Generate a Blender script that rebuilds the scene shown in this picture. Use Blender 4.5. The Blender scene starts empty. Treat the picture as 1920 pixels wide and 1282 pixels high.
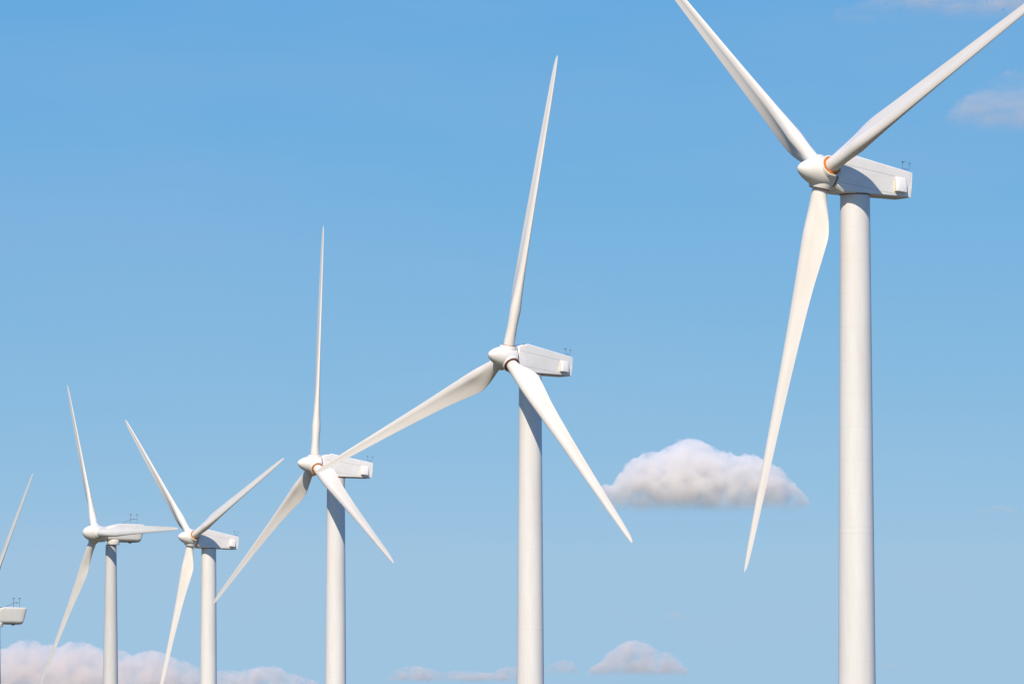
import bpy, bmesh, math, random
from mathutils import Vector, Matrix, noise

R = math.radians
random.seed(7)
scene = bpy.context.scene
col = scene.collection

# ---------------------------------------------------------------- camera
LENS, SENSOR = 250.0, 36.0
FPX = 1920 * LENS / SENSOR                      # focal length in photo pixels
PITCH = math.atan((1705 - 641) / FPX)           # the horizon lies below the frame
CAM_Z = 1.7
cam_data = bpy.data.cameras.new("camera")
cam = bpy.data.objects.new("camera", cam_data)
col.objects.link(cam)
cam_data.lens, cam_data.sensor_width = LENS, SENSOR
cam_data.clip_start, cam_data.clip_end = 1.0, 250000.0
cam.location = (0, 0, CAM_Z)
cam.rotation_euler = (R(90) + PITCH, 0, 0)
scene.camera = cam

# ---------------------------------------------------------------- sky and sun
SUN_AZ, SUN_EL = 13.0, 41.0                     # sun behind the camera, a little to its left
sun_dir = Vector((-math.sin(R(SUN_AZ)) * math.cos(R(SUN_EL)), -math.cos(R(SUN_AZ)) * math.cos(R(SUN_EL)), math.sin(R(SUN_EL))))

world = bpy.data.worlds.new("World")
scene.world = world
world.use_nodes = True
wn, wl = world.node_tree.nodes, world.node_tree.links
wn.clear()
w_out = wn.new("ShaderNodeOutputWorld")
w_bg = wn.new("ShaderNodeBackground")
sky = wn.new("ShaderNodeTexSky")
sky.sky_type = 'NISHITA'
sky.sun_disc = False
sky.sun_elevation = R(SUN_EL)
sky.sun_rotation = math.atan2(sun_dir.x, sun_dir.y)
sky.altitude = 400
sky.air_density = 1.0
sky.dust_density = 0.6
sky.ozone_density = 1.6
tc = wn.new("ShaderNodeTexCoord")
sep = wn.new("ShaderNodeSeparateXYZ")
mz = wn.new("ShaderNodeMath"); mz.operation = 'MULTIPLY_ADD'
mz.inputs[1].default_value = 1.88
mz.inputs[2].default_value = 0.036
comb = wn.new("ShaderNodeCombineXYZ")
norm = wn.new("ShaderNodeVectorMath"); norm.operation = 'NORMALIZE'
# the photograph's film response: each channel of the sky as gain * (sky / reference) ** gamma
split = wn.new("ShaderNodeSeparateColor")
join = wn.new("ShaderNodeCombineColor")
for ch, ref, gain, gam in (('Red', 4.23, 3.42, 1.36), ('Green', 6.15, 5.52, 0.57), ('Blue', 7.89, 7.5, 0.06)):
    dv = wn.new("ShaderNodeMath"); dv.operation = 'DIVIDE'; dv.inputs[1].default_value = ref
    pw = wn.new("ShaderNodeMath"); pw.operation = 'POWER'; pw.inputs[1].default_value = gam
    gn_ = wn.new("ShaderNodeMath"); gn_.operation = 'MULTIPLY'; gn_.inputs[1].default_value = gain
    cl = wn.new("ShaderNodeMath"); cl.operation = 'MINIMUM'; cl.inputs[1].default_value = 1.0
    wl.new(split.outputs[ch], dv.inputs[0]); wl.new(dv.outputs[0], cl.inputs[0]); wl.new(cl.outputs[0], pw.inputs[0])
    wl.new(pw.outputs[0], gn_.inputs[0]); wl.new(gn_.outputs[0], join.inputs[ch])
wl.new(tc.outputs['Generated'], sep.inputs[0])
wl.new(sep.outputs['X'], comb.inputs['X'])
wl.new(sep.outputs['Y'], comb.inputs['Y'])
wl.new(sep.outputs['Z'], mz.inputs[0])
wl.new(mz.outputs[0], comb.inputs['Z'])
wl.new(comb.outputs[0], norm.inputs[0])
wl.new(norm.outputs[0], sky.inputs['Vector'])
wl.new(sky.outputs[0], split.inputs[0])
hz_map = wn.new("ShaderNodeMapping"); hz_map.inputs['Scale'].default_value = (9, 9, 42)
hz_map.inputs['Rotation'].default_value = (0, R(7), 0)
hz_noise = wn.new("ShaderNodeTexNoise"); hz_noise.inputs['Scale'].default_value = 1.6
hz_noise.inputs['Detail'].default_value = 7; hz_noise.inputs['Roughness'].default_value = 0.55
hz_amt = wn.new("ShaderNodeMapRange")
hz_amt.inputs['From Min'].default_value, hz_amt.inputs['From Max'].default_value = 0.42, 0.75
hz_amt.inputs['To Min'].default_value, hz_amt.inputs['To Max'].default_value = 0.0, 0.08
hz_mix = wn.new("ShaderNodeMix"); hz_mix.data_type = 'RGBA'
hz_mix.inputs[7].default_value = (5.2, 5.4, 6.9, 1)
wl.new(tc.outputs['Generated'], hz_map.inputs[0]); wl.new(hz_map.outputs[0], hz_noise.inputs['Vector'])
wl.new(hz_noise.outputs[0], hz_amt.inputs['Value']); wl.new(hz_amt.outputs[0], hz_mix.inputs[0])
wl.new(join.outputs[0], hz_mix.inputs[6]); wl.new(hz_mix.outputs[2], w_bg.inputs['Color'])
w_bg.inputs['Strength'].default_value = 0.10
wl.new(w_bg.outputs[0], w_out.inputs['Surface'])

sun_data = bpy.data.lights.new("sun", 'SUN')
sun_data.energy = 4.8
sun_data.angle = R(0.53)
sun_data.color = (1.0, 0.86, 0.695)
sun = bpy.data.objects.new("sun", sun_data)
col.objects.link(sun)
sun.location = (0, -50, 120)
sun.rotation_euler = (-sun_dir).to_track_quat('-Z', 'Y').to_euler()

scene.view_settings.view_transform = 'Standard'
scene.view_settings.look = 'None'
scene.view_settings.exposure = 0.0
scene.view_settings.gamma = 1.0
scene.cycles.volume_bounces = 20
scene.cycles.max_bounces = 24
scene.cycles.transparent_max_bounces = 16
scene.cycles.volume_max_steps = 256
scene.cycles.use_denoising = True


# ---------------------------------------------------------------- helpers
def tag(o, label=None, cat=None, group=None, kind=None):
    if label: o["label"] = label
    if cat: o["category"] = cat
    if group: o["group"] = group
    if kind: o["kind"] = kind
    return o


def link(name, data, parent=None, mats=()):
    o = bpy.data.objects.new(name, data)
    col.objects.link(o)
    if parent is not None:
        o.parent = parent
    for m in mats:
        data.materials.append(m)
    return o


def mesh_from(bm, name, smooth=None):
    """bmesh to mesh; smooth = angle in degrees below which edges shade smooth."""
    bmesh.ops.recalc_face_normals(bm, faces=bm.faces)
    me = bpy.data.meshes.new(name)
    if smooth is not None:
        for f in bm.faces:
            f.smooth = True
        for e in bm.edges:
            if len(e.link_faces) == 2 and e.calc_face_angle() > R(smooth):
                e.smooth = False
    bm.to_mesh(me)
    bm.free()
    return me


def loft(bm, rings, cap0=True, cap1=True):
    """rings of equal length -> closed tube."""
    vs = [[bm.verts.new(p) for p in ring] for ring in rings]
    n = len(rings[0])
    for a, b in zip(vs, vs[1:]):
        for i in range(n):
            j = (i + 1) % n
            bm.faces.new((a[i], a[j], b[j], b[i]))
    if cap0: bm.faces.new(vs[0][::-1])
    if cap1: bm.faces.new(vs[-1])
    return vs


def lathe(bm, profile, axis='Z', seg=64, cap0=True, cap1=True, origin=(0, 0, 0)):
    """profile = [(position along axis, radius)]"""
    rings = []
    for p, r in profile:
        ring = []
        for i in range(seg):
            a = 2 * math.pi * i / seg
            c, s = r * math.cos(a), r * math.sin(a)
            v = (c, s, p) if axis == 'Z' else (p, c, s)
            ring.append(Vector(v) + Vector(origin))
        rings.append(ring)
    loft(bm, rings, cap0, cap1)


def rod(bm, p, q, r0, r1=None, seg=8):
    p, q = Vector(p), Vector(q)
    r1 = r0 if r1 is None else r1
    d = (q - p).normalized()
    u = d.orthogonal().normalized()
    v = d.cross(u)
    loft(bm, [[c + (u * math.cos(2 * math.pi * i / seg) + v * math.sin(2 * math.pi * i / seg)) * r for i in range(seg)] for c, r in ((p, r0), (q, r1))])


def interp(tab, x):
    if x <= tab[0][0]: return tab[0][1]
    for (x0, y0), (x1, y1) in zip(tab, tab[1:]):
        if x <= x1:
            return y0 + (y1 - y0) * (x - x0) / (x1 - x0)
    return tab[-1][1]


def cubic(tab, x):
    """Catmull-like smooth interpolation of a table."""
    if x <= tab[0][0]: return tab[0][1]
    if x >= tab[-1][0]: return tab[-1][1]
    for i in range(len(tab) - 1):
        if tab[i][0] <= x <= tab[i + 1][0]:
            break
    (x0, y0), (x1, y1) = tab[i], tab[i + 1]
    def slope(k):
        if k == 0: return (tab[1][1] - tab[0][1]) / (tab[1][0] - tab[0][0])
        if k == len(tab) - 1: return (tab[-1][1] - tab[-2][1]) / (tab[-1][0] - tab[-2][0])
        a = (tab[k][1] - tab[k - 1][1]) / (tab[k][0] - tab[k - 1][0])
        b = (tab[k + 1][1] - tab[k][1]) / (tab[k + 1][0] - tab[k][0])
        return 0 if a * b <= 0 else 2 * a * b / (a + b)
    h = x1 - x0
    t = (x - x0) / h
    m0, m1 = slope(i) * h, slope(i + 1) * h
    return (2*t**3 - 3*t*t + 1) * y0 + (t**3 - 2*t*t + t) * m0 + (-2*t**3 + 3*t*t) * y1 + (t**3 - t*t) * m1


# ---------------------------------------------------------------- materials
def paint(name, rgb, rough=0.4, dirt=0.06, streak=(1, 1, 1), scale=1.2, seams=None, grooves=None):
    """white gel-coat or steel paint with faint weathering; seams = (spacing, half width) of weld lines along Z."""
    m = bpy.data.materials.new(name)
    m.use_nodes = True
    n, l = m.node_tree.nodes, m.node_tree.links
    b = n["Principled BSDF"]
    b.inputs['Roughness'].default_value = rough
    b.inputs['Specular IOR Level'].default_value = 0.35
    t = n.new("ShaderNodeTexCoord")
    mp = n.new("ShaderNodeMapping")
    mp.inputs['Scale'].default_value = streak
    nz = n.new("ShaderNodeTexNoise")
    nz.inputs['Scale'].default_value = scale
    nz.inputs['Detail'].default_value = 6
    nz.inputs['Roughness'].default_value = 0.6
    ramp = n.new("ShaderNodeValToRGB")
    ramp.color_ramp.elements[0].position = 0.35
    ramp.color_ramp.elements[0].color = tuple(c * k for c, k in zip(rgb, (1 - dirt, 1 - dirt * 1.15, 1 - dirt * 1.5))) + (1,)
    ramp.color_ramp.elements[1].position = 0.6
    ramp.color_ramp.elements[1].color = tuple(rgb) + (1,)
    l.new(t.outputs['Object'], mp.inputs[0])
    l.new(mp.outputs[0], nz.inputs['Vector'])
    l.new(nz.outputs[0], ramp.inputs[0])
    src = ramp.outputs[0]
    if seams or grooves:
        s = n.new("ShaderNodeSeparateXYZ")
        l.new(t.outputs['Object'], s.inputs[0])

    def math_(op, a, bb=None, c=None):
        q = n.new("ShaderNodeMath"); q.operation = op
        for i, v in enumerate((a, bb, c)):
            if v is None: continue
            if isinstance(v, (int, float)): q.inputs[i].default_value = v
            else: l.new(v, q.inputs[i])
        return q.outputs[0]

    def mix(mask, colour, src):
        x = n.new("ShaderNodeMix"); x.data_type = 'RGBA'
        l.new(mask, x.inputs[0])
        l.new(src, x.inputs[6])
        x.inputs[7].default_value = tuple(colour) + (1,)
        return x.outputs[2]
    if seams:
        sp, hw, colour, amount = seams
        fr = math_('FRACT', math_('DIVIDE', s.outputs['Z'], sp))
        d = math_('ABSOLUTE', math_('SUBTRACT', fr, 0.5))
        mask = math_('MULTIPLY', math_('LESS_THAN', d, hw / sp), amount)
        src = mix(mask, colour, src)
    if grooves:
        # thin dark panel joints z = c + k*x on the sides, between x0 and x1
        for c, k, x0, x1, hw in grooves:
            line = math_('MULTIPLY_ADD', s.outputs['X'], k, c)
            d = math_('ABSOLUTE', math_('SUBTRACT', s.outputs['Z'], line))
            mk = math_('LESS_THAN', d, hw)
            mk = math_('MULTIPLY', mk, math_('GREATER_THAN', s.outputs['X'], x0))
            mk = math_('MULTIPLY', mk, math_('LESS_THAN', s.outputs['X'], x1))
            src = mix(math_('MULTIPLY', mk, 0.55), (0.16, 0.16, 0.17), src)
    l.new(src, b.inputs['Base Color'])
    return m


M_TOWER = paint("tower_paint", (0.74, 0.73, 0.71), 0.42, 0.07, (1, 1, 0.12), 1.5, seams=(1.93, 0.015, (0.62, 0.60, 0.57), 0.35))
M_BLADE = paint("blade_gelcoat", (0.80, 0.76, 0.695), 0.38, 0.06, (1, 1, 0.2), 1.1)
M_NACELLE = paint("nacelle_paint", (0.84, 0.83, 0.81), 0.4, 0.06, (1, 1, 1), 0.9,
                  grooves=[(0.61, 0.03, -4.6, -0.62, 0.014), (-0.50, 0.010, -5.0, -0.62, 0.012)])
M_SPINNER = paint("spinner_gelcoat", (0.77, 0.75, 0.71), 0.36, 0.05, (1, 1, 1), 1.2)
M_OLD = paint("aged_white_gelcoat", (0.71, 0.70, 0.655), 0.42, 0.09, (1, 1, 0.4), 0.9)
M_OLDTOWER = paint("aged_tower_paint", (0.60, 0.60, 0.585), 0.45, 0.07, (1, 1, 0.12), 1.3, seams=(2.4, 0.02, (0.5, 0.48, 0.45), 0.5))
M_RING = paint("orange_primer", (0.72, 0.26, 0.04), 0.55, 0.35, (1, 1, 1), 5)
M_REDRING = paint("red_brown_primer", (0.24, 0.065, 0.025), 0.6, 0.35, (1, 1, 1), 5)
M_RUST = paint("rusty_steel", (0.20, 0.11, 0.06), 0.6, 0.4, (1, 1, 1), 4)
M_DARK = paint("dark_steel_and_gap_shade", (0.07, 0.075, 0.085), 0.5, 0.3, (1, 1, 1), 6)  # steel fittings, and the painted shade behind the spinner
M_MAST = paint("galvanised_mast", (0.15, 0.16, 0.18), 0.5, 0.2, (1, 1, 1), 6)
M_CREAM = paint("cream_liner", (0.62, 0.58, 0.44), 0.5, 0.1, (1, 1, 1), 3)

# ---------------------------------------------------------------- ground (below the frame; it sends warm light up)
def ground_height(x, y):
    tab = [(-500, -0.5), (0, 0), (409, -0.4), (545, -0.6), (686, -0.05), (834, 0.65), (945, 1.6), (1010, 1.0), (1400, -1), (4000, -4), (60000, -30)]
    return interp(tab, y) + 0.25 * math.sin(x * 0.021 + 1.3) * min(1, abs(x - (20 - 0.11 * y)) / 60)


bm = bmesh.new()
xs = [-120000, -40000, -12000, -4000, -1500, -700] + [-400 + 25 * i for i in range(33)] + [700, 1500, 4000, 12000, 40000, 120000]
ys = [-120000, -30000, -8000, -2000, -600, -200, 0] + [50 * i for i in range(1, 29)] + [1800, 2600, 4000, 8000, 20000, 60000, 120000]
grid = [[bm.verts.new((x, y, ground_height(x, y))) for x in xs] for y in ys]
for r0, r1 in zip(grid, grid[1:]):
    for i in range(len(xs) - 1):
        bm.faces.new((r0[i], r0[i + 1], r1[i + 1], r1[i]))
g_mat = bpy.data.materials.new("dry_grass")
g_mat.use_nodes = True
gn, gl = g_mat.node_tree.nodes, g_mat.node_tree.links
gt = gn.new("ShaderNodeTexCoord")
g1 = gn.new("ShaderNodeTexNoise"); g1.inputs['Scale'].default_value = 0.35; g1.inputs['Detail'].default_value = 8
gr = gn.new("ShaderNodeValToRGB")
gr.color_ramp.elements[0].position, gr.color_ramp.elements[0].color = 0.35, (0.055, 0.045, 0.016, 1)
gr.color_ramp.elements[1].position, gr.color_ramp.elements[1].color = 0.65, (0.13, 0.092, 0.038, 1)
gl.new(gt.outputs['Object'], g1.inputs['Vector'])
gl.new(g1.outputs[0], gr.inputs[0])
gl.new(gr.outputs[0], gn["Principled BSDF"].inputs['Base Color'])
gn["Principled BSDF"].inputs['Roughness'].default_value = 0.95
tag(link("ground", mesh_from(bm, "ground", 40), None, [g_mat]), kind="structure")


# ---------------------------------------------------------------- blades
def airfoil(n=28):
    """unit-chord outline, LE at 0, TE at 1: [(x, thickness 0..1 up, camber)], counted TE -> LE over suction side, back over pressure side"""
    pts = []
    for i in range(n):
        a = math.pi * i / n
        pts.append((0.5 + 0.5 * math.cos(a), 1))
    for i in range(n):
        a = math.pi * i / n
        pts.append((0.5 - 0.5 * math.cos(a), -1))
    return pts


def naca(x):
    return 5 * (0.2969 * math.sqrt(max(x, 0)) - 0.126 * x - 0.3516 * x * x + 0.2843 * x ** 3 - 0.1036 * x ** 4)


def blade_mesh(name, root, tip, root_r, chord, lead, twist, thick, blend, bend=0.0):
    """span along +Z, leading edge towards +Y, upwind (pressure) side towards +X."""
    outline = airfoil()
    n2 = len(outline)
    bm = bmesh.new()
    rings = []
    NS = 70
    zs = []
    for i in range(NS + 1):
        t = i / NS
        zs.append(root + (tip - root) * t)
    zs += [tip - 0.12, tip - 0.05]
    zs = sorted(set(zs))
    for z in zs:
        c = cubic(chord, z)
        tw = R(cubic(twist, z))
        tc_ = cubic(thick, z)
        le = cubic(lead, z)
        f = min(1, max(0, (z - blend[0]) / (blend[1] - blend[0])))
        f = f * f * (3 - 2 * f)
        off = bend * ((z - root) / (tip - root)) ** 2
        ring = []
        for i, (x, side) in enumerate(outline):
            # airfoil: pitch axis at 30 % chord; y = towards LE, w = towards upwind
            th = naca(x) * tc_ * c
            ya = le - x * c
            if side > 0:          # suction side, downwind
                wa = -(th * 1.05 + 0.035 * c * math.sin(math.pi * x) * 0.6)
            else:                 # pressure side, upwind: full near the spar, hollow towards TE
                hollow = interp([(3, 0.06), (8, 0.032)], z) * c * max(0, math.sin(math.pi * ((x - 0.36) / 0.64) ** 0.75)) if x > 0.36 else 0
                wa = th * 0.95 - hollow
            if i == 0: wa = -0.004
            # circle
            a = math.pi * (i / (n2 / 2))
            yc, wc = le - 0.5 * c - 0.5 * c * math.cos(a), -root_r * math.sin(a)
            y = yc + (ya - yc) * f
            w = wc + (wa - wc) * f
            # twist: leading edge turns upwind
            X = w * math.cos(tw) + y * math.sin(tw)
            Y = y * math.cos(tw) - w * math.sin(tw)
            ring.append((X + off, Y, z))
        rings.append(ring)
    loft(bm, rings)
    return mesh_from(bm, name, 55)


BLADE_A = blade_mesh("blade", 0.80, 23.5, 0.43,
    chord=[(0.8, 0.86), (1.4, 0.98), (2.2, 1.3), (3.0, 1.60), (3.8, 1.76), (4.5, 1.73), (7, 1.45), (10, 1.2), (13, 1.0), (17, 0.78), (20, 0.62), (22.3, 0.44), (23.2, 0.28), (23.5, 0.08)],
    lead=[(0.8, 0.43), (1.5, 0.45), (2.6, 0.48), (3.8, 0.51), (7, 0.45), (10, 0.37), (13, 0.31), (17, 0.24), (20, 0.19), (22.3, 0.12), (23.2, 0.06), (23.5, 0.0)],
    twist=[(0.8, 24), (3.0, 22), (5, 15), (8, 9.5), (12, 5.5), (18, 2.5), (23.5, 1)],
    thick=[(0.8, 0.5), (3.4, 0.47), (5, 0.37), (8, 0.27), (13, 0.20), (23.5, 0.15)],
    blend=(1.0, 4.0))
BLADE_E = blade_mesh("blade", 0.9, 23.5, 0.52,
    chord=[(0.9, 1.04), (2.2, 1.04), (4.2, 1.4), (5.8, 1.72), (7, 1.66), (10, 1.35), (14, 1.02), (18, 0.76), (21, 0.56), (22.6, 0.40), (23.3, 0.24), (23.5, 0.08)],
    lead=[(0.9, 0.52), (2.5, 0.54), (5.8, 0.58), (8, 0.48), (10, 0.41), (14, 0.32), (18, 0.23), (21, 0.17), (22.6, 0.11), (23.3, 0.05), (23.5, 0.0)],
    twist=[(0.9, 20), (4.5, 18), (7, 12), (12, 6), (18, 3), (23.5, 1)],
    thick=[(0.9, 0.6), (4, 0.46), (6, 0.33), (9, 0.25), (14, 0.19), (23.5, 0.15)],
    blend=(2.0, 5.4))
for me in (BLADE_A,): me.materials.append(M_BLADE)
for me in (BLADE_E,): me.materials.append(M_OLD)


# ---------------------------------------------------------------- spinners
def port_frames(cone):
    for k in range(3):
        yield Matrix.Rotation(k * 2 * math.pi / 3, 4, 'X') @ Matrix.Rotation(cone, 4, 'Y')


def spinner_mesh(kind):
    bm = bmesh.new()
    if kind == 'A':
        prof = [(1.80, 0.015), (1.785, 0.08), (1.74, 0.17), (1.65, 0.28), (1.50, 0.40), (1.29, 0.53), (1.02, 0.66), (0.72, 0.78), (0.42, 0.865), (0.12, 0.92), (-0.15, 0.935), (-0.37, 0.92)]
        lathe(bm, prof, 'X', 72)
        for m in port_frames(R(2)):
            b2 = bmesh.new()
            lathe(b2, [(0.45, 0.68), (0.905, 0.675), (0.925, 0.66)], 'Z', 40)
            me = bpy.data.meshes.new("t"); b2.to_mesh(me); b2.free()
            me.transform(m)
            bm.from_mesh(me)
            bpy.data.meshes.remove(me)
    else:
        prof = [(1.95, 0.02), (1.92, 0.16), (1.84, 0.33), (1.68, 0.54), (1.42, 0.75), (1.05, 0.93), (0.6, 1.05), (0.1, 1.12), (-0.5, 1.10), (-1.05, 1.02), (-1.35, 0.95)]
        lathe(bm, prof, 'X', 72)
        for m in port_frames(R(0.6)):
            b2 = bmesh.new()
            lathe(b2, [(0.5, 0.86), (0.95, 0.74), (1.2, 0.64), (1.26, 0.60)], 'Z', 40)
            me = bpy.data.meshes.new("t"); b2.to_mesh(me); b2.free()
            me.transform(m)
            bm.from_mesh(me)
            bpy.data.meshes.remove(me)
    return mesh_from(bm, "spinner", 38)


SPIN_A, SPIN_E = spinner_mesh('A'), spinner_mesh('E')
SPIN_A.materials.append(M_SPINNER)
SPIN_E.materials.append(M_OLD)

bm = bmesh.new()                                       # dark ring painted in as the shade of the gap behind the spinner
lathe(bm, [(-0.365, 0.70), (-0.365, 0.905), (-0.43, 0.905), (-0.47, 0.87), (-0.47, 0.70)], 'X', 64, False, False)
GAP_SHADE = mesh_from(bm, "gap_shade_ring", 40)
GAP_SHADE.materials.append(M_DARK)

bm = bmesh.new()                                       # orange ring round a blade root
N = 40
rings = []
for z, r in ((0.88, 0.44), (0.88, 0.59), (0.945, 0.59), (0.957, 0.58), (0.957, 0.46), (0.945, 0.44)):
    rings.append([(r * math.cos(2 * math.pi * i / N), r * math.sin(2 * math.pi * i / N), z) for i in range(N)])
loft(bm, rings + [rings[0]], False, False)
bmesh.ops.remove_doubles(bm, verts=bm.verts, dist=1e-5)
RING = mesh_from(bm, "root_ring", 40)
RED_RING = RING.copy()
RING.materials.append(M_RING)
RED_RING.materials.append(M_REDRING)

# ---------------------------------------------------------------- nacelles
def section(x, zt, zb, wt, wm, wb, ct, cb):
    """octagonal cross-section at x (upwind is +x)."""
    d = -0.035 + 0.010 * x
    zt, zb = zt + d, zb + d
    return [Vector((x, y, z)) for y, z in (
        (-wt, zt), (wt, zt), (wt + ct, zt - ct), (wm, (zt + zb) / 2), (wb + cb, zb + cb), (wb, zb), (-wb, zb), (-wb - cb, zb + cb), (-wm, (zt + zb) / 2), (-wt - ct, zt - ct))]


bm = bmesh.new()
loft(bm, [
    section(-0.50, 0.97, -0.74, 0.62, 0.74, 0.55, 0.06, 0.12),
    section(-0.56, 1.00, -0.80, 0.70, 0.82, 0.62, 0.06, 0.14),
    section(-1.02, 1.16, -0.99, 0.76, 0.86, 0.72, 0.05, 0.10),
    section(-1.36, 1.28, -0.955, 0.78, 0.87, 0.76, 0.05, 0.07),
    section(-5.72, 1.00, -0.50, 0.72, 0.79, 0.71, 0.04, 0.06),
    section(-5.79, 0.96, -0.46, 0.69, 0.76, 0.68, 0.04, 0.06),
])
NAC_A = mesh_from(bm, "nacelle", 20)
NAC_A.materials.append(M_NACELLE)

def scoop_mesh(s):                                     # air scoop on a side near the tail
    bm = bmesh.new()
    x0, x1, zt, zb = -4.62, -5.37, 0.47, -0.48
    base = 0.76
    def ring(x, k):
        return [(x, s * base, zt), (x, s * (base + 0.10 * k), zt - 0.05), (x, s * (base + 0.24 * k), zt - 0.30), (x, s * (base + 0.33 * k), zb + 0.16), (x, s * (base + 0.32 * k), zb + 0.10), (x, s * base, zb + 0.08)]
    loft(bm, [ring(x0, 0.80), ring(x0 - 0.06, 0.97), ring(x0 - 0.2, 1.0), ring(x1 + 0.12, 1.0), ring(x1 + 0.03, 0.92), ring(x1, 0.80)])
    me = mesh_from(bm, "air_scoop", 30)
    me.materials.append(M_NACELLE)
    bm = bmesh.new()                                   # its cream mouth, facing forward
    x = -4.612
    vs = [(x, s * 0.80, 0.36), (x, s * 0.87, 0.34), (x, s * 0.93, 0.16), (x, s * 0.99, -0.28), (x, s * 0.97, -0.34), (x, s * 0.80, -0.35)]
    loft(bm, [vs, [(x - 0.02, y, z) for x, y, z in vs]])
    mo = mesh_from(bm, "scoop_mouth")
    mo.materials.append(M_CREAM)
    return me, mo


SCOOPS = [scoop_mesh(1), scoop_mesh(-1)]

bm = bmesh.new()                                       # tail rim
loft(bm, [[(x, y, z) for y, z in ((-0.80, -0.02), (-0.74, 0.895), (0.74, 0.895), (0.80, -0.02), (0.76, -0.58), (-0.76, -0.58))] for x in (-5.74, -5.86)])
RIM = mesh_from(bm, "tail_rim")
RIM.materials.append(M_NACELLE)

bm = bmesh.new()                                       # weather mast: post, fork, vane and cups
z0 = 0.90
rod(bm, (-5.62, 0.25, z0 - 0.06), (-5.72, 0.25, z0 + 0.26), 0.017)
rod(bm, (-5.48, 0.25, z0 + 0.24), (-5.96, 0.25, z0 + 0.24), 0.013)
for x in (-5.48, -5.96):
    rod(bm, (x, 0.25, z0 + 0.24), (x, 0.25, z0 + 0.56), 0.013)
    rod(bm, (x, 0.25, z0 + 0.54), (x, 0.25, z0 + 0.64), 0.03)
rod(bm, (-5.87, 0.25, z0 + 0.63), (-6.10, 0.25, z0 + 0.63), 0.012)
for a in range(3):
    c = Vector((-5.48, 0.25, z0 + 0.63)) + Vector((math.cos(a * 2.094 + .4), math.sin(a * 2.094 + .4), 0)) * 0.11
    rod(bm, (-5.48, 0.25, z0 + 0.63), c, 0.010)
    bmesh.ops.create_icosphere(bm, subdivisions=1, radius=0.035, matrix=Matrix.Translation(c))
rod(bm, (-5.60, 0.25, z0 - 0.02), (-5.72, 0.25, z0 + 0.12), 0.03)
MAST_A = mesh_from(bm, "weather_mast", 40)
MAST_A.materials.append(M_MAST)

bm = bmesh.new()                                       # lifting eye on the roof
rod(bm, (-1.15, 0.45, 1.06), (-1.15, 0.45, 1.24), 0.05)
EYE = mesh_from(bm, "lifting_eye", 40)
EYE.materials.append(M_DARK)

# rounded nacelle of the two far turbines (level, not tilted)
def round_section(x, zt, zb, w, rt, rb, n=8):
    pts = []
    for cy, cz, r, a0 in ((w - rt, zt - rt, rt, 90), (w - rb, zb + rb, rb, 0), (-(w - rb), zb + rb, rb, -90), (-(w - rt), zt - rt, rt, -180)):
        for i in range(n + 1):
            a = R(a0 - 90 * i / n)
            pts.append(Vector((x, cy + r * math.cos(a), cz + r * math.sin(a))))
    return pts


bm = bmesh.new()
loft(bm, [
    round_section(-1.45, 0.92, -0.75, 0.86, 0.45, 0.45),
    round_section(-1.60, 1.00, -0.88, 1.0, 0.42, 0.5),
    round_section(-2.30, 1.12, -1.02, 1.10, 0.36, 0.55),
    round_section(-2.9, 1.33, -1.05, 1.13, 0.32, 0.55),
    round_section(-3.3, 1.38, -1.05, 1.14, 0.28, 0.55),
    round_section(-5.8, 1.37, -1.05, 1.10, 0.24, 0.55),
])
NAC_E = mesh_from(bm, "nacelle", 42)
bm = bmesh.new(); bm.from_mesh(NAC_E)
# raked tail: top reaches farther back than the bottom
tail = []
base_ring = round_section(-5.8, 1.37, -1.05, 1.10, 0.24, 0.55)
def tail_ring(k, shrink, xo):
    out = []
    for p in base_ring:
        f = (p.z + 1.05) / 2.42
        x = -5.8 - k * (0.50 + 0.62 * f) + xo
        zc = 0.2
        out.append(Vector((x, p.y * shrink, zc + (p.z - zc) * (1 - (1 - shrink) * (1.0 if p.z < 0.2 else 0.25)))))
    return out
bm.free()
bm = bmesh.new()
loft(bm, [
    round_section(-1.45, 0.92, -0.75, 0.86, 0.45, 0.45),
    round_section(-1.60, 1.00, -0.88, 1.0, 0.42, 0.5),
    round_section(-2.30, 1.12, -1.02, 1.10, 0.36, 0.55),
    round_section(-2.9, 1.33, -1.05, 1.13, 0.32, 0.55),
    round_section(-3.3, 1.38, -1.05, 1.14, 0.28, 0.55),
    base_ring, tail_ring(0.55, 0.99, 0), tail_ring(0.88, 0.94, 0), tail_ring(1.0, 0.87, 0), tail_ring(1.0, 0.82, -0.02),
])
bpy.data.meshes.remove(NAC_E)
NAC_E = mesh_from(bm, "nacelle", 42)
NAC_E.materials.append(M_OLD)
bm = bmesh.new()                                       # drain hump and fixings under the floor
bmesh.ops.create_uvsphere(bm, u_segments=16, v_segments=8, radius=0.2, matrix=Matrix.Translation((-5.0, 0.3, -1.06)) @ Matrix.Diagonal((1.4, 1, 0.7, 1)))
HUMP = mesh_from(bm, "floor_hump", 60)
HUMP.materials.append(M_DARK)
bm = bmesh.new()
lathe(bm, [(-0.34, 0.74), (-0.30, 0.80), (0.12, 0.81), (0.34, 0.66)], 'Z', 48, origin=(-2.45, 0.38, -1.12))
COLLAR_E = mesh_from(bm, "yaw_collar", 35)
COLLAR_E.materials.append(M_OLD)
bm = bmesh.new()                                       # tall weather mast with a cross-arm and a stay
rod(bm, (-5.15, 0.2, 1.34), (-5.15, 0.2, 2.60), 0.024)
rod(bm, (-5.15, 0.2, 2.05), (-6.10, 0.2, 2.05), 0.022)
rod(bm, (-6.10, 0.2, 1.34), (-6.10, 0.2, 2.60), 0.018)
rod(bm, (-3.7, 0.2, 1.36), (-5.15, 0.2, 2.03), 0.022)
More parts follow.
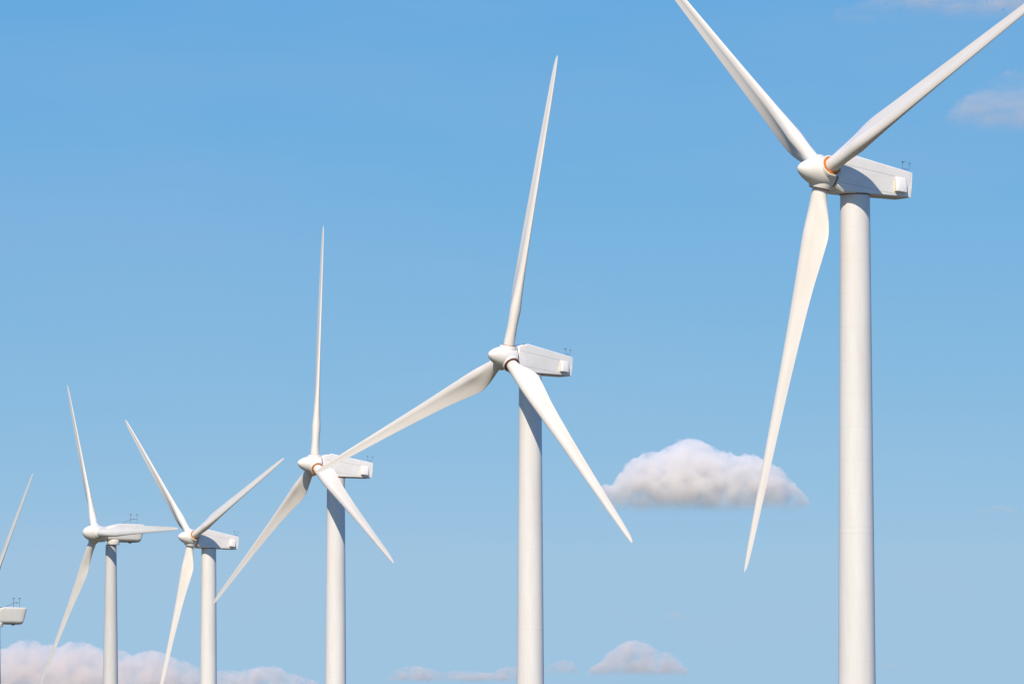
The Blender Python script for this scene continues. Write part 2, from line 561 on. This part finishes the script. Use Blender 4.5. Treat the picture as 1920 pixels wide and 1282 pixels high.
for x in (-5.15, -6.10):
    rod(bm, (x, 0.2, 2.56), (x, 0.2, 2.72), 0.045)
    for a in range(3):
        c = Vector((x, 0.2, 2.68)) + Vector((math.cos(a * 2.094 + .2), math.sin(a * 2.094 + .2), 0)) * 0.15
        rod(bm, (x, 0.2, 2.68), c, 0.014)
        bmesh.ops.create_icosphere(bm, subdivisions=1, radius=0.05, matrix=Matrix.Translation(c))
rod(bm, (-5.5, 0.2, 2.0), (-5.7, 0.2, 2.1), 0.045)
MAST_E = mesh_from(bm, "weather_mast", 40)
MAST_E.materials.append(M_MAST)

# ---------------------------------------------------------------- towers
def tower_mesh(height, r_top, k, mat):
    """origin at the base; tapered tube with a flange ring at the section joint and a door-less shell."""
    bm = bmesh.new()
    prof = [(-0.6, r_top + k * (height + 0.6))]
    for i in range(0, 25):
        z = height * i / 24
        prof.append((z, r_top + k * (height - z)))
    lathe(bm, prof, 'Z', 96)
    for d in (19.6,):
        z = height - d
        r = r_top + k * d
        lathe(bm, [(z - 0.07, r + 0.001), (z - 0.04, r + 0.004), (z + 0.04, r + 0.004), (z + 0.07, r + 0.001)], 'Z', 96, False, False)
    me = mesh_from(bm, "tower", 35)
    me.materials.append(mat)
    return me


HUB_A = 44.6
TOW_A = tower_mesh(HUB_A - 1.16, 0.865, 0.0078, M_TOWER)
bm = bmesh.new()
lathe(bm, [(-0.03, 0.80), (-0.03, 0.905), (0.03, 0.905), (0.03, 0.80)], 'Z', 64, origin=(0, 0, HUB_A - 1.16))
lathe(bm, [(0.0, 0.76), (0.20, 0.74)], 'Z', 64, origin=(0, 0, HUB_A - 1.14))
YAW = mesh_from(bm, "yaw_ring", 35)
YAW.materials.append(M_RUST)


# ---------------------------------------------------------------- turbines
SET_BACK = 2.30                                        # tower axis behind the hub


def copy_tree(o, parent=None):
    c = o.copy()
    col.objects.link(c)
    c.parent = parent
    for ch in [q for q in all_objects if q.parent == o]:
        copy_tree(ch, c)
    return c


def build(kind, hub_z, tilt, cone, phase, tower, red=False):
    root = bpy.data.objects.new("wind_turbine", None)
    col.objects.link(root)
    root.empty_display_size = 3
    axis = Matrix.Translation((SET_BACK, 0, hub_z)) @ Matrix.Rotation(-tilt, 4, 'Y')
    level = Matrix.Translation((SET_BACK, 0, hub_z))
    t = link("tower", tower, root)
    if kind == 'A':
        n = link("nacelle", NAC_A, root); n.matrix_local = axis
        for me, mo in SCOOPS:
            link("air_scoop", me, n); link("scoop_mouth", mo, n)
        link("tail_rim", RIM, n); link("weather_mast", MAST_A, n); link("lifting_eye", EYE, n)
        link("yaw_ring", YAW, root)
        s = link("spinner", SPIN_A, root)
        link("gap_shade_ring", GAP_SHADE, s)
    else:
        n = link("nacelle", NAC_E, root); n.matrix_local = level
        link("floor_hump", HUMP, n); link("weather_mast", MAST_E, n); link("yaw_collar", COLLAR_E, n)
        s = link("spinner", SPIN_E, root)
    spin(root, s, kind, axis, cone, phase, red)
    return root


def spin(root, s, kind, axis, cone, phase, red):
    s.matrix_local = axis @ Matrix.Rotation(phase - R(90), 4, 'X')
    for k in range(3):
        b = link("blade", BLADE_A if kind == 'A' else BLADE_E, root)
        b.matrix_local = axis @ Matrix.Rotation(phase - R(90) + k * 2 * math.pi / 3, 4, 'X') @ Matrix.Rotation(cone, 4, 'Y')
        if kind == 'A':
            link("root_ring", RED_RING if red else RING, b)


# hub x, y, z above the camera, yaw, rotor phase, tilt, cone (degrees)
TURBINES = [
    ('A', 17.99, 409.18, 42.46, 55.88, 21.65, 6.0, 2.0, "nearest and largest white turbine, its upper two blades cut by the frame"),
    ('A', -0.39, 544.89, 42.27, 51.23, 79.62, 6.0, 2.0, "second largest white turbine, one blade reaching the nacelle of the smaller one beside it"),
    ('A', -19.09, 685.94, 42.82, 63.10, 93.27, 5.5, 1.7, "mid-sized white turbine with one blade straight up, its nacelle crossed by a neighbour's blade"),
    ('A', -37.62, 834.26, 43.49, 58.76, 20.15, 6.0, 2.0, "small white turbine with angular nacelle and orange ring, its rotor spread like a Y"),
    ('E', -55.37, 945.03, 49.88, 58.86, 118.69, 5.0, 0.6, "cream turbine with a rounded nacelle, one blade lying level across it"),
    ('E', -75.45, 1010.0, 41.55, 58.00, 57.2, 5.0, 0.6, "turbine at the frame edge showing only a rounded nacelle tail and one blade"),
]
GROUP = "wind turbines standing in a row"
for kind, x, y, z, yaw, ph, tilt, cone, label in TURBINES:
    yaw = R(yaw)
    n = Vector((-math.sin(yaw), -math.cos(yaw), 0))
    hub_abs = z + CAM_Z
    if kind == 'A':
        hz, tow = HUB_A, TOW_A
    else:
        base = ground_height(x, y)
        hz = hub_abs - base
        tow = tower_mesh(hz - 1.42, 0.72, 0.016, M_OLDTOWER)
    root = build(kind, hz, R(tilt), R(cone), R(ph), tow, 'second largest' in label)
    root.rotation_euler = (0, 0, math.atan2(n.y, n.x))
    root.location = (x - n.x * SET_BACK, y - n.y * SET_BACK, hub_abs - hz)
    tag(root, label, "wind turbine", GROUP)


# ---------------------------------------------------------------- clouds: lumpy bodies filled with scattering droplets
def at(px, py, dist):
    """point at ground distance dist seen at photo pixel (px, py)."""
    e = PITCH + math.atan((641 - py) / FPX)
    zz = dist * math.tan(e)
    d = dist * math.cos(PITCH) + zz * math.sin(PITCH)
    return Vector(((px - 960) / FPX * d, dist, zz + CAM_Z))


def cloud_material(name, density, grain, lo, hi, fade, colour=(1, 1, 1), aniso=0.0, flat=1.0):
    m = bpy.data.materials.new(name)
    m.use_nodes = True
    n, l = m.node_tree.nodes, m.node_tree.links
    n.clear()
    out = n.new("ShaderNodeOutputMaterial")
    v = n.new("ShaderNodeVolumePrincipled")
    v.inputs['Color'].default_value = tuple(colour) + (1,)
    v.inputs['Anisotropy'].default_value = aniso
    t = n.new("ShaderNodeTexCoord")
    nz = n.new("ShaderNodeTexNoise")
    nz.inputs['Scale'].default_value = grain
    nz.inputs['Detail'].default_value = 8
    nz.inputs['Roughness'].default_value = 0.62
    mr = n.new("ShaderNodeMapRange")
    mr.interpolation_type = 'SMOOTHSTEP'
    mr.inputs['From Min'].default_value, mr.inputs['From Max'].default_value = lo, hi
    mr.inputs['To Min'].default_value, mr.inputs['To Max'].default_value = 0.0, density
    mp = n.new("ShaderNodeMapping"); mp.inputs['Scale'].default_value = (flat, flat, 1)
    l.new(t.outputs['Object'], mp.inputs[0])
    l.new(mp.outputs[0], nz.inputs['Vector'])
    l.new(nz.outputs[0], mr.inputs['Value'])
    # droplets thin out towards the cloud base
    sp = n.new("ShaderNodeSeparateXYZ")
    fd = n.new("ShaderNodeMapRange"); fd.interpolation_type = 'SMOOTHSTEP'
    fd.inputs['From Min'].default_value, fd.inputs['From Max'].default_value = 0.06 * fade, fade
    ml = n.new("ShaderNodeMath"); ml.operation = 'MULTIPLY'
    l.new(t.outputs['Object'], sp.inputs[0]); l.new(sp.outputs['Z'], fd.inputs['Value'])
    l.new(mr.outputs[0], ml.inputs[0]); l.new(fd.outputs[0], ml.inputs[1])
    l.new(ml.outputs[0], v.inputs['Density'])
    l.new(v.outputs[0], out.inputs['Volume'])
    # a clear skin, so that the body has an outline but no surface of its own
    rgb = n.new("ShaderNodeRGB"); rgb.outputs[0].default_value = (1, 1, 1, 1)
    tr = n.new("ShaderNodeBsdfTransparent")
    l.new(rgb.outputs[0], tr.inputs['Color'])
    l.new(tr.outputs[0], out.inputs['Surface'])
    return m


TEX = {}
def clouds_tex(size):
    if size not in TEX:
        t = bpy.data.textures.new("billow", 'CLOUDS')
        t.noise_scale = size
        t.noise_depth = 3
        TEX[size] = t
    return TEX[size]


def cloud(label, dist, top, base_y, depth_px, mat, r_min=9, r_max=26, count=150, seed=1, billow=8, base_wave=2, squash=1.0):
    """cumulus grown from puffs under a skyline 'top' [(px, py)], flat base at base_y; depth_px = half depth towards the viewer."""
    rnd = random.Random(seed)
    s = dist / FPX
    x0, x1 = top[0][0], top[-1][0]
    cx, cy = (x0 + x1) / 2, base_y
    centre = at(cx, cy, dist)
    bm = bmesh.new()
    for i in range(count):
        f = rnd.random()
        px = x0 + (x1 - x0) * f
        ty = interp(top, px)
        hgt = base_y - ty
        if hgt <= 2: continue
        r = min(rnd.uniform(r_min, r_max), max(hgt * 0.6, 3), max(4, (px - x0) * 0.9), max(4, (x1 - px) * 0.9))
        py = rnd.uniform(min(ty + r, base_y - r * 0.5), base_y - r * 0.5) if rnd.random() < 0.55 else ty + r
        dd = depth_px * math.sqrt(max(0.05, 1 - (2 * f - 1) ** 2)) * (0.35 + 0.65 * (py - ty) / hgt)
        off = rnd.uniform(-dd, dd)
        m = Matrix.Translation(Vector(((px - cx) * s, off * s, (cy - py) * s))) @ Matrix.Diagonal((1, 1, squash, 1))
        bmesh.ops.create_icosphere(bm, subdivisions=2, radius=r * s, matrix=m)
    nx = max(6, int((x1 - x0) / 9))
    for i in range(1, nx):
        px = x0 + (x1 - x0) * i / nx
        hgt = base_y - interp(top, px)
        r = min(hgt * 0.41, (px - x0) * 0.9, (x1 - px) * 0.9)
        if r < 2: continue
        for zc in (hgt - r * 1.05, r * 0.75):
            m = Matrix.Translation(Vector(((px - cx) * s, 0, zc * s))) @ Matrix.Diagonal((1, max(1, depth_px * 0.6 / r), 1, 1))
            bmesh.ops.create_icosphere(bm, subdivisions=2, radius=r * s, matrix=m)
    # flatten the base
    for v in bm.verts:
        if v.co.z < 0:
            v.co.z *= 0.25
    me = bpy.data.meshes.new("cloud")
    bm.to_mesh(me); bm.free()
    tmp = bpy.data.objects.new("tmp", me)
    col.objects.link(tmp)
    rm = tmp.modifiers.new("remesh", 'REMESH')
    rm.mode = 'VOXEL'
    rm.voxel_size = 1.7 * s
    for size, strength in ((24 * s, billow * 1.6 * s), (10 * s, billow * 1.0 * s), (4.5 * s, billow * 0.45 * s)):
        d = tmp.modifiers.new("billow", 'DISPLACE')
        d.texture = clouds_tex(round(size, 2))
        d.strength = strength
        d.mid_level = 0.5
        d.texture_coords = 'LOCAL'
    dg = bpy.context.evaluated_depsgraph_get()
    new = bpy.data.meshes.new_from_object(tmp.evaluated_get(dg))
    bpy.data.objects.remove(tmp)
    bpy.data.meshes.remove(me)
    new.name = "cloud"
    for p in new.polygons: p.use_smooth = True
    o = link("cloud", new, None, [mat])
    if len(new.materials) > 1:
        pass
    o.location = centre
    tag(o, label, "cloud", "clouds in the blue sky")
    mat.cycles.volume_step_rate = 0.5
    return o


C1 = cloud_material("cumulus_droplets", 0.034, 0.018, 0.31, 0.64, 125, (1, 0.983, 0.968))
C2 = cloud_material("far_cumulus_droplets", 0.020, 0.014, 0.30, 0.66, 60, (0.993, 0.95, 0.925))
C3 = cloud_material("thin_cloud_droplets", 0.014, 0.009, 0.34, 0.80, 70, (0.975, 0.92, 0.91), flat=0.35)
C4 = cloud_material("wisp_droplets", 0.022, 0.014, 0.32, 0.72, 30, (0.985, 0.94, 0.915))

cloud("small white cumulus with a flat base between the two nearest towers", 25000,
      [(1118, 934), (1136, 908), (1150, 908), (1165, 900), (1178, 892), (1186, 872), (1200, 866), (1206, 850), (1222, 844), (1240, 846), (1252, 840), (1262, 852), (1267, 832), (1277, 822), (1300, 821), (1318, 828), (1330, 848),
       (1342, 856), (1350, 846), (1370, 846), (1382, 858), (1392, 850), (1412, 852), (1424, 866), (1440, 866), (1456, 884), (1478, 900), (1500, 922), (1522, 940)],
      968, 60, C1, seed=3, count=420, r_min=7, r_max=19, billow=7)
cloud("small pinkish heaped cloud low down right of the second tower", 32000,
      [(1096, 1262), (1115, 1248), (1140, 1232), (1155, 1215), (1175, 1200), (1195, 1199), (1215, 1208), (1232, 1222), (1255, 1222), (1272, 1240), (1292, 1262)],
      1272, 30, C2, r_min=5, r_max=15, seed=5, count=150, billow=5)
cloud("faint low cloud touching the right edge of the second tower", 34000,
      [(1008, 1258), (1030, 1246), (1050, 1236), (1070, 1238), (1084, 1256)], 1266, 14, C4, r_min=4, r_max=10, seed=6, count=60, billow=4)
cloud("long faint pink cloud strip low down left of the second tower", 36000,
      [(725, 1268), (750, 1250), (775, 1246), (800, 1250), (830, 1258), (870, 1256), (920, 1260), (945, 1250), (966, 1246), (985, 1260)], 1280, 20, C4, r_min=5, r_max=12, seed=8, count=130, billow=5)
cloud("big pink cloud bank with domed tops behind the leftmost towers", 30000,
      [(-60, 1232), (-20, 1214), (8, 1216), (20, 1208), (36, 1202), (52, 1199), (68, 1202), (76, 1214), (84, 1206), (98, 1207), (108, 1222), (116, 1208), (135, 1202), (158, 1204), (178, 1212), (192, 1228), (206, 1222), (222, 1215), (236, 1222),
       (244, 1234), (258, 1224), (282, 1218), (308, 1223), (322, 1236), (345, 1238), (366, 1250), (385, 1258), (400, 1275)],
      1330, 45, C2, r_min=7, r_max=18, seed=9, count=460, billow=7)
cloud("low pink cloud bank between the fourth tower and the third tower", 33000,
      [(395, 1262), (420, 1254), (450, 1256), (470, 1252), (500, 1248), (520, 1250), (540, 1262), (570, 1268), (600, 1280)],
      1320, 30, C2, r_min=6, r_max=16, seed=10, count=160, billow=6)
cloud("pale pink cloud beside the frame edge under the long raised blade", 20000,
      [(1770, 225), (1800, 200), (1830, 172), (1860, 146), (1890, 134), (1930, 136), (1970, 150), (2000, 190)],
      262, 40, C3, r_min=8, r_max=26, seed=11, count=120, billow=14)
cloud("long thin purple cloud sheet along the top right corner", 20000,
      [(1560, 20), (1650, -14), (1740, -40), (1840, -45), (1960, -60), (2080, -30)], 52, 70, C3, r_min=8, r_max=24, seed=12, count=220, billow=14, squash=0.5)
cloud("tiny wisp of cloud under the flat based cumulus", 33000,
      [(1240, 1158), (1255, 1147), (1270, 1145), (1292, 1158)], 1166, 8, C4, r_min=3, r_max=7, seed=13, count=40, billow=4)
cloud("faint flat wisp right of the nearest tower", 33000,
      [(1820, 956), (1850, 948), (1880, 946), (1915, 958)], 964, 12, C4, r_min=3, r_max=7, seed=14, count=60, billow=4, squash=0.6)
cloud("smallest wisp low down beside the foot of the nearest tower", 34000,
      [(1640, 1250), (1655, 1242), (1675, 1241), (1695, 1251)], 1258, 8, C4, r_min=3, r_max=6, seed=15, count=40, billow=4, squash=0.7)
